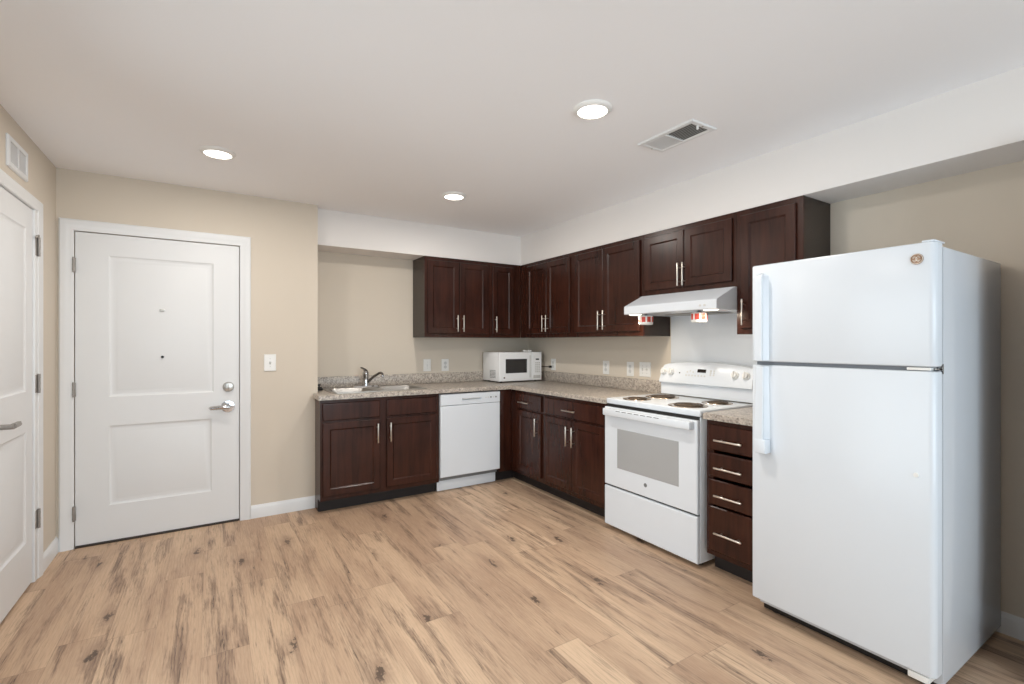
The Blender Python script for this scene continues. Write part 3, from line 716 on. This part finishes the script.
gd = obj('backguard', bg, 'enamel', rg, smooth=35)
def bgp(y, z, d=0):   # point on the sloped panel face
    u_ = (y-yc)/hw; zt = 1.162-.026*u_*u_-.12*max(0, abs(u_)-.9)
    t = (z-1.034)/(zt-1.034); x = -.112+.034*t
    return (x-d*.96, y, z+d*.28)
for y in (-2.000, -2.068, -2.590, -2.668):
    bm = nb(); cyl(bm, bgp(y, 1.100, -.001), bgp(y, 1.100, .010), .027, .025, 28, .002); cyl(bm, bgp(y, 1.100, .009), bgp(y, 1.100, .026), .021, .018, 28, .002)
    kn = obj('knob', bm, 'plastic', gd, smooth=45)
    p0, p1 = bgp(y, 1.080, .030), bgp(y, 1.122, .030); bm = nb(); tube(bm, [p0, p1], .006, 8); obj('grip', bm, 'plastic', kn)
bm = nb(); q = [bgp(-2.296, 1.107, .002), bgp(-2.366, 1.107, .002), bgp(-2.366, 1.130, .002), bgp(-2.296, 1.130, .002)]; b_ = [bgp(-2.296, 1.107, -.002), bgp(-2.366, 1.107, -.002), bgp(-2.366, 1.130, -.002), bgp(-2.296, 1.130, -.002)]
extrude_poly(bm, list(range(4)) and [(0, 0), (1, 0), (2, 0), (3, 0)], lambda i, j: q[i], lambda i, j: b_[i]); obj('display', bm, 'display', gd, smooth=0, label='dark clock display')
obj('indicator', cyl(nb(), bgp(-2.145, 1.097, -.001), bgp(-2.145, 1.097, .002), .005, seg=12), 'black', gd)
for y, z in [(-2.205+-.026*k, 1.083) for k in range(7)]+[(-2.212, 1.107), (-2.236, 1.115), (-2.262, 1.108)]+[(-2.405, 1.121), (-2.430, 1.121), (-2.405, 1.093), (-2.430, 1.093), (-2.405, 1.107), (-2.430, 1.107)]:
    obj('button', cyl(nb(), bgp(y, z, -.001), bgp(y, z, .002), .0068, seg=14), 'ivory', gd)

# panel on the wall behind the range
obj('splash_panel', box(nb(), -.0045, -.0008, -2.755, -1.990, .93, 1.640, .001), 'enamel', label='plain white splash panel on the wall behind the range', cat='splash panel', org=(-.002, -2.37, .93))

# ------------------------------------------------------------------ hood
HY0, HY1 = -2.737, -1.986
hd = thing('range_hood', 'white under-cabinet hood above the range', 'range hood', (-.25, -2.36, 1.522))
bm = nb()
prof = [(-.006, 1.524), (-.006, 1.6665), (-.326, 1.6665), (-.335, 1.662), (-.503, 1.583), (-.508, 1.576), (-.508, 1.528), (-.503, 1.524)]
extrude_poly(bm, prof, lambda x, z: (x, HY0, z), lambda x, z: (x, HY1, z))
obj('shell', bm, 'enamel', hd, smooth=25)
obj('grease_filter', box(nb(), -.30, -.06, -2.55, -2.18, 1.519, 1.5238, .002), 'filter', hd)
for y in (-2.042, -2.66):
    obj('lamp_lens', lathe(nb(), [(0, -.0068), (.030, -.0064), (.042, -.0045), (.046, 0)], (-.452, y+.0, 1.5238), seg=28), 'hood_lens', hd, label='lit round lamp lens')
for y in (-2.625, -2.655): obj('switch_button', box(nb(), -.5105, -.5075, y-.008, y+.008, 1.543, 1.556, .001), 'ivory', hd)
# fire-suppressor cans hanging under the hood
def can(x, y, label):
    t = thing('fire_suppressor_can', label, 'can', (x, y, 1.449), 'cans hanging under the hood')
    z0 = 1.449
    obj('shell', lathe(nb(), [(0, 0), (.040, 0), (.047, .003), (.049, .008), (.0495, .058), (.047, .062), (.040, .064), (0, .064)], (x, y, z0), seg=40), 'plastic', t, smooth=40)
    for k, (t0, t1) in enumerate(((150, 172), (186, 218), (232, 262), (276, 300))):
        bm = nb(); A = []
        for i in range(9):
            an = math.radians(t0+(t1-t0)*i/8); A.append([bm.verts.new((x+r*math.cos(an), y+r*math.sin(an), z)) for r, z in ((.0498, z0+.018), (.0506, z0+.019), (.0506, z0+.055), (.0498, z0+.056))])
        for P1_, P2_ in zip(A, A[1:]):
            for j in range(4): bm.faces.new((P1_[j], P1_[(j+1) % 4], P2_[(j+1) % 4], P2_[j]))
        bm.faces.new(A[0]); bm.faces.new(A[-1][::-1])
        obj('label_patch', bm, 'red', t, label='red label patch', smooth=30)
    bm = nb(); cyl(bm, (x, y, z0+.064), (x, y, z0+.068), .020, seg=20); cyl(bm, (x, y, z0+.067), (x, y, 1.5236), .012, seg=14)
    obj('hanger', bm, 'grey', t)
    return t
c1 = can(-.415, -2.108, 'red-labelled white can hanging under the hood, beside the dark cabinet side')
dup(c1, (-.415, -2.548, 1.449), 'red-labelled white can hanging under the hood, in front of the white splash panel')

# ------------------------------------------------------------------ refrigerator
FY0, FY1, FXF, FXB = -3.846, -3.141, -.815, -.744
fg = thing('refrigerator', 'tall white top-freezer refrigerator beside the drawer stack', 'refrigerator', (-.4, -3.5, 0))
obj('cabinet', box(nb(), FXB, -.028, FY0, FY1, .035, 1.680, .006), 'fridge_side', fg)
f = right(-.752)
def fdoor(z0, z1):
    # plan outline with a rounded outer edge on each side, extruded in height with eased top and bottom
    R = .022; n = 6; o = [(0, 0)]
    pts = [(-.752, FY1-.001)]
    pts += [(FXF+R-R*math.sin(PI/2*k/n)*1.0, FY1-.001-(.006-.006*math.cos(PI/2*k/n))) for k in range(n+1)]
    pts += [(FXF+R-R*math.cos(PI/2*k/n), FY0+R+.001-R*math.sin(PI/2*k/n)) for k in range(n+1)] + [(-.752, FY0+.001)]
    bm = nb(); secs = []
    cx, cy = -.785, (FY0+FY1)/2
    for ins, z in ((.006, z0), (.0015, z0+.003), (0, z0+.008), (0, z1-.008), (.0015, z1-.003), (.006, z1)):
        secs.append([bm.verts.new((min(-.752, x+ins*(1 if x < -.76 else 0)), y+(ins if y < cy else -ins), z)) for x, y in pts])
    for A, Bq in zip(secs, secs[1:]):
        for k in range(len(A)): bm.faces.new((A[k], A[(k+1) % len(A)], Bq[(k+1) % len(A)], Bq[k]))
    bm.faces.new(secs[0][::-1]); bm.faces.new(secs[-1]); return bm
fz = obj('freezer_door', fdoor(1.230, 1.694), 'fridge', fg, smooth=35)
fd = obj('fresh_food_door', fdoor(.082, 1.214), 'fridge', fg, smooth=35)
obj('door_gasket', box(nb(), -.7515, -.7445, FY0+.012, FY1-.012, .09, 1.675), 'gasket', fg, smooth=0)
obj('door_divider', box(nb(), -.800, -.752, FY0+.03, FY1-.02, 1.2145, 1.2295), 'gasket', fg, smooth=0)
# moulded handles: a deep rail with an arched end
def fhandle(zflat, zarch, parent):
    # side outline in (z, d): stands square at the split, curves back into the door at the far end
    s = 1 if zarch > zflat else -1; ln = abs(zarch-zflat)
    bm = nb(); secs = []
    nseg = 26
    for k in range(nseg+1):
        t = k/nseg; z = zflat+s*ln*t
        e = max(0, (t-.93)/.07)
        if s > 0: d = .044*math.sqrt(max(0, 1-e*e))
        else: d = .030+.020*t
        d = max(d, .004)
        w = .040 if s > 0 else .040
        sh = (w/2-.005)*(1-math.sqrt(max(0, 1-e*e))) if s > 0 else 0
        y0, y1 = -3.176-sh, -3.178-w+sh-(0 if s > 0 else .006*t)
        prof = [(0, y0+.004), (d*.6, y0+.001), (d-.004, y0), (d, y0-.005), (d, y1+.006), (d-.004, y1+.001), (d*.55, y1+.006), (0, y1-.010)]
        secs.append([bm.verts.new((FXF-.0005-q[0]+.002, q[1], z)) for q in prof])
    for A, Bq in zip(secs, secs[1:]):
        for k in range(len(A)): bm.faces.new((A[k], A[(k+1) % len(A)], Bq[(k+1) % len(A)], Bq[k]))
    bm.faces.new(secs[0][::-1]); bm.faces.new(secs[-1])
    if s < 0: box(bm, FXF-.049, FXF+.001, -3.236, -3.180, zarch-.004, zarch+.062, .005)
    h = obj('handle', bm, 'fridge', parent, smooth=35)
    return h
fhandle(1.236, 1.655, fz); fhandle(1.208, .802, fd)
# emblem
bm = nb(); lathe(bm, [(0, -.001), (.0205, -.001), (.0205, .002), (.018, .0035), (0, .0035)], (FXF, -3.789, 1.634), '-X', 36)
em = obj('emblem', bm, 'bronze', fz, label='small round bronze emblem', smooth=35)
bm = nb(); cx, cy, cz = FXF-.0042, -3.789, 1.634
tube(bm, [(cx, cy+.0185*math.cos(2*PI*k/36), cz+.0185*math.sin(2*PI*k/36)) for k in range(36)], .0010, 6, True)
for s in (-1, 1):
    tube(bm, [(cx, cy+s*(.004+.006*math.cos(a)), cz+.0075*math.sin(a)) for a in [PI*.1+2*PI*.85*k/20 for k in range(21)]], .0011, 6)
for k in range(4):
    a = PI/4+PI/2*k; tube(bm, [(cx, cy+.012*math.cos(a+q*.5), cz+.012*math.sin(a+q*.5)) for q in (-1, -.5, 0, .5, 1)], .0010, 6)
obj('emblem_script', bm, 'pale_metal', em, label='pale looping script and ring', smooth=60)
obj('screw_cap', lathe(nb(), [(0, -.001), (.009, -.001), (.008, .004), (0, .005)], (FXF, -3.787, .824), '-X', 20), 'plastic', fd)
bm = nb(); box(bm, -.812, -.7445, -3.828, -3.757, 1.217, 1.227, .001); hp = obj('middle_hinge', bm, 'plastic', fg, label='small white hinge plate at the door split')
bm = nb(); box(bm, FXB-.0015, FXB+.0005, FY0-.0010, FY0+.006, 1.203, 1.241, .0003); box(bm, -.785, -.742, -3.840, -3.829, 1.218, 1.225, .001); obj('hinge_arm', bm, 'dark_metal', hp)
bm = nb(); box(bm, -.805, -.70, -3.838, -3.800, 1.6945, 1.702, .003); obj('hinge_cover', bm, 'fridge', fg)
obj('toe_grille', box(nb(), -.722, -.708, FY0+.012, FY1-.008, .004, .0345, .002), 'black', fg)
bm = nb(); box(bm, -.805, -.735, -3.822, -3.757, .050, .075, .003); cyl(bm, (-.785, -3.80, .075), (-.785, -3.80, .084), .008, seg=14); obj('lower_hinge', bm, 'plastic', fg)
for y in (FY0+.06, FY1-.06):
    for x in (-.70, -.09): obj('leveling_foot', cyl(nb(), (x, y, .001), (x, y, .036), .02, seg=18), 'black', fg)

# ------------------------------------------------------------------ lights, vents, plates
dl = None
LABELS = ['lit round ceiling downlight in front of the entry door', 'lit round ceiling downlight nearest the sink soffit', 'lit round ceiling downlight beside the ceiling vent',
          'lit round ceiling downlight above the open floor']
for (x, y), lb in zip(LIGHTS[:3]+LIGHTS[3:], LABELS):
    if dl is None:
        dl = thing('recessed_light', lb, 'ceiling light', (x, y, H), 'round downlights in the ceiling')
        obj('trim_ring', lathe(nb(), [(.070, -.016), (.074, -.0165), (.086, -.010), (.092, -.004), (.093, -.0005), (.080, -.0005), (.070, -.004)], (x, y, H), seg=48), 'plastic', dl)
        obj('lens', lathe(nb(), [(0, -.0135), (.055, -.0135), (.0705, -.011), (.0705, -.004)], (x, y, H), seg=48), 'lens', dl, label='glowing white lens')
    else: dup(dl, (x, y, H), lb)
# ceiling register: white frame, one plain half and one open louvre half
cv = thing('ceiling_vent', 'white rectangular ceiling vent with a dark louvred half', 'vent', (-.945, -2.795, H))
vx0, vx1, vy0, vy1 = -1.046, -.848, -2.975, -2.618
ff = lambda a, z, d: (z, a, H-d)
bm = nb(); rings(bm, ff, vy0, vy1, vx0, vx1, [(0, .0005), (0, .004), (.004, .009), (.024, .010), (.030, .006), (.030, .0008)], cap0=False, cap1=False)
obj('frame', bm, 'trim', cv, smooth=30)
obj('cavity', box(nb(), vx0+.028, vx1-.028, vy0+.028, -2.793, H-.0025, H-.0006), 'vent_dark', cv, smooth=0)
for k in range(9):
    x = vx0+.036+k*(vx1-vx0-.072)/8; bm = nb()
    extrude_poly(bm, [(-.0070, -.0080), (-.0065, -.0090), (.0055, -.0050), (.0050, -.0042)], lambda a, z: (x+a, vy0+.030, H+z), lambda a, z: (x+a, -2.793, H+z)); obj('louvre', bm, 'slot', cv, smooth=0)
for k in range(11):
    x = vx0+.036+k*(vx1-vx0-.072)/10; bm = nb()
    extrude_poly(bm, [(-.0085, -.0090), (-.0080, -.0100), (.0085, -.0065), (.0080, -.0055)], lambda a, z: (x+a, -2.787, H+z), lambda a, z: (x+a, vy1-.030, H+z)); obj('louvre', bm, 'trim', cv, smooth=0)
obj('centre_bar', box(nb(), vx0+.026, vx1-.026, -2.794, -2.786, H-.011, H-.0006, .001), 'trim', cv)
obj('damper_lever', box(nb(), -.975, -.967, -2.955, -2.945, H-.028, H-.008, .002), 'trim', cv)
for y in (vy0+.014, vy1-.014): obj('screw', lathe(nb(), [(0, .0125), (.004, .0118), (.0055, .0095)], (vx0+.10, y, H), 'Z', 14) if False else cyl(nb(), (vx0+.10, y, H-.0095), (vx0+.10, y, H-.012), .005, seg=14), 'steel', cv)
# wall grille above the side door
wv_ = thing('wall_vent', 'small white louvred vent above the narrow side door', 'vent', (XL, -1.14, 2.166))
fl = left(XL)
ga0, ga1, gz0, gz1 = -1.290, -1.000, 2.166, 2.318
bm = nb(); rings(bm, fl, ga0, ga1, gz0, gz1, [(0, .0005), (0, .006), (.004, .012), (.022, .012), (.026, .009), (.026, .001)], cap0=False, cap1=False); fbox(bm, fl, (ga0+ga1)/2-.006, (ga0+ga1)/2+.006, gz0+.022, gz1-.022, .001, .011, .001)
obj('frame', bm, 'trim', wv_, smooth=30)
obj('cavity', fbox(nb(), fl, ga0+.024, ga1-.024, gz0+.024, gz1-.024, .0006, .002), 'grey', wv_, smooth=0)
for k in range(8):
    z = gz0+.034+k*(gz1-gz0-.068)/7; bm = nb()
    extrude_poly(bm, [(.003, -.0042), (.004, -.0050), (.0110, .0006), (.0102, .0014)], lambda d, q: fl(ga0+.025, z+q, d), lambda d, q: fl(ga1-.025, z+q, d)); obj('louvre', bm, 'trim', wv_, smooth=0)

def plate(name, label, cat, f, a, z, wd, gangs, group, ht=.122):
    t = thing(name, label, cat, f(a, z, 0), group)
    obj('cover_plate', rings(nb(), f, a-wd/2, a+wd/2, z-ht/2, z+ht/2, [(0, .0005), (0, .003), (.003, .006), (.0035, .006)]), 'plastic', t, smooth=30)
    n = len(gangs)
    for i, k in enumerate(gangs):
        c = a+(i-(n-1)/2)*.046
        if k == 'toggle':
            obj('toggle_slot', fbox(nb(), f, c-.005, c+.005, z-.012, z+.012, .0055, .0068, .0005), 'ivory', t)
            bm = nb(); tube(bm, [f(c, z, .006), f(c, z+.006, .018)], [.005, .0035], 8); obj('toggle', bm, 'plastic', t)
        else:
            for s in (-1, 1):
                obj('receptacle', cyl(nb(), f(c, z+s*.020, .0055), f(c, z+s*.020, .0072), .0165, seg=20), 'ivory', t)
                bm = nb()
                for q in (-.006, .006): fbox(bm, f, c+q-.001, c+q+.001, z+s*.020-.003, z+s*.020+.006, .0071, .0074)
                obj('slots', bm, 'slot', t, smooth=0)
        for s in ((-1, 1) if k == 'toggle' else (0,)): obj('screw', cyl(nb(), f(c, z+s*.03, .0055), f(c, z+s*.03, .0072), .003, seg=10), 'steel', t)
    return t
plate('light_switch', 'white light switch on the wall beside the entry door', 'switch', back(YD), -2.667, 1.168, .083, ['toggle'], None, .128)
PG = 'white wall plates above the backsplash'
plate('switch_plate', 'white plate on the sink wall, nearer the faucet', 'switch', back(0), -1.222, 1.097, .080, ['toggle'], PG)
plate('outlet', 'white outlet on the sink wall, nearer the microwave', 'outlet', back(0), -1.027, 1.094, .080, ['outlet'], PG)
plate('outlet', 'white outlet with the black microwave plug in it', 'outlet', right(0), -.470, 1.092, .080, ['outlet'], PG)
plate('outlet', 'single white outlet on the range wall, farthest of three from the range', 'outlet', right(0), -1.262, 1.096, .080, ['outlet'], PG)
plate('outlet', 'single white outlet on the range wall, beside the double plate', 'outlet', right(0), -1.560, 1.096, .080, ['outlet'], PG)
plate('switch_plate', 'wide double white switch plate on the wall closest to the range', 'switch', right(0), -1.725, 1.098, .122, ['toggle', 'toggle'], PG)
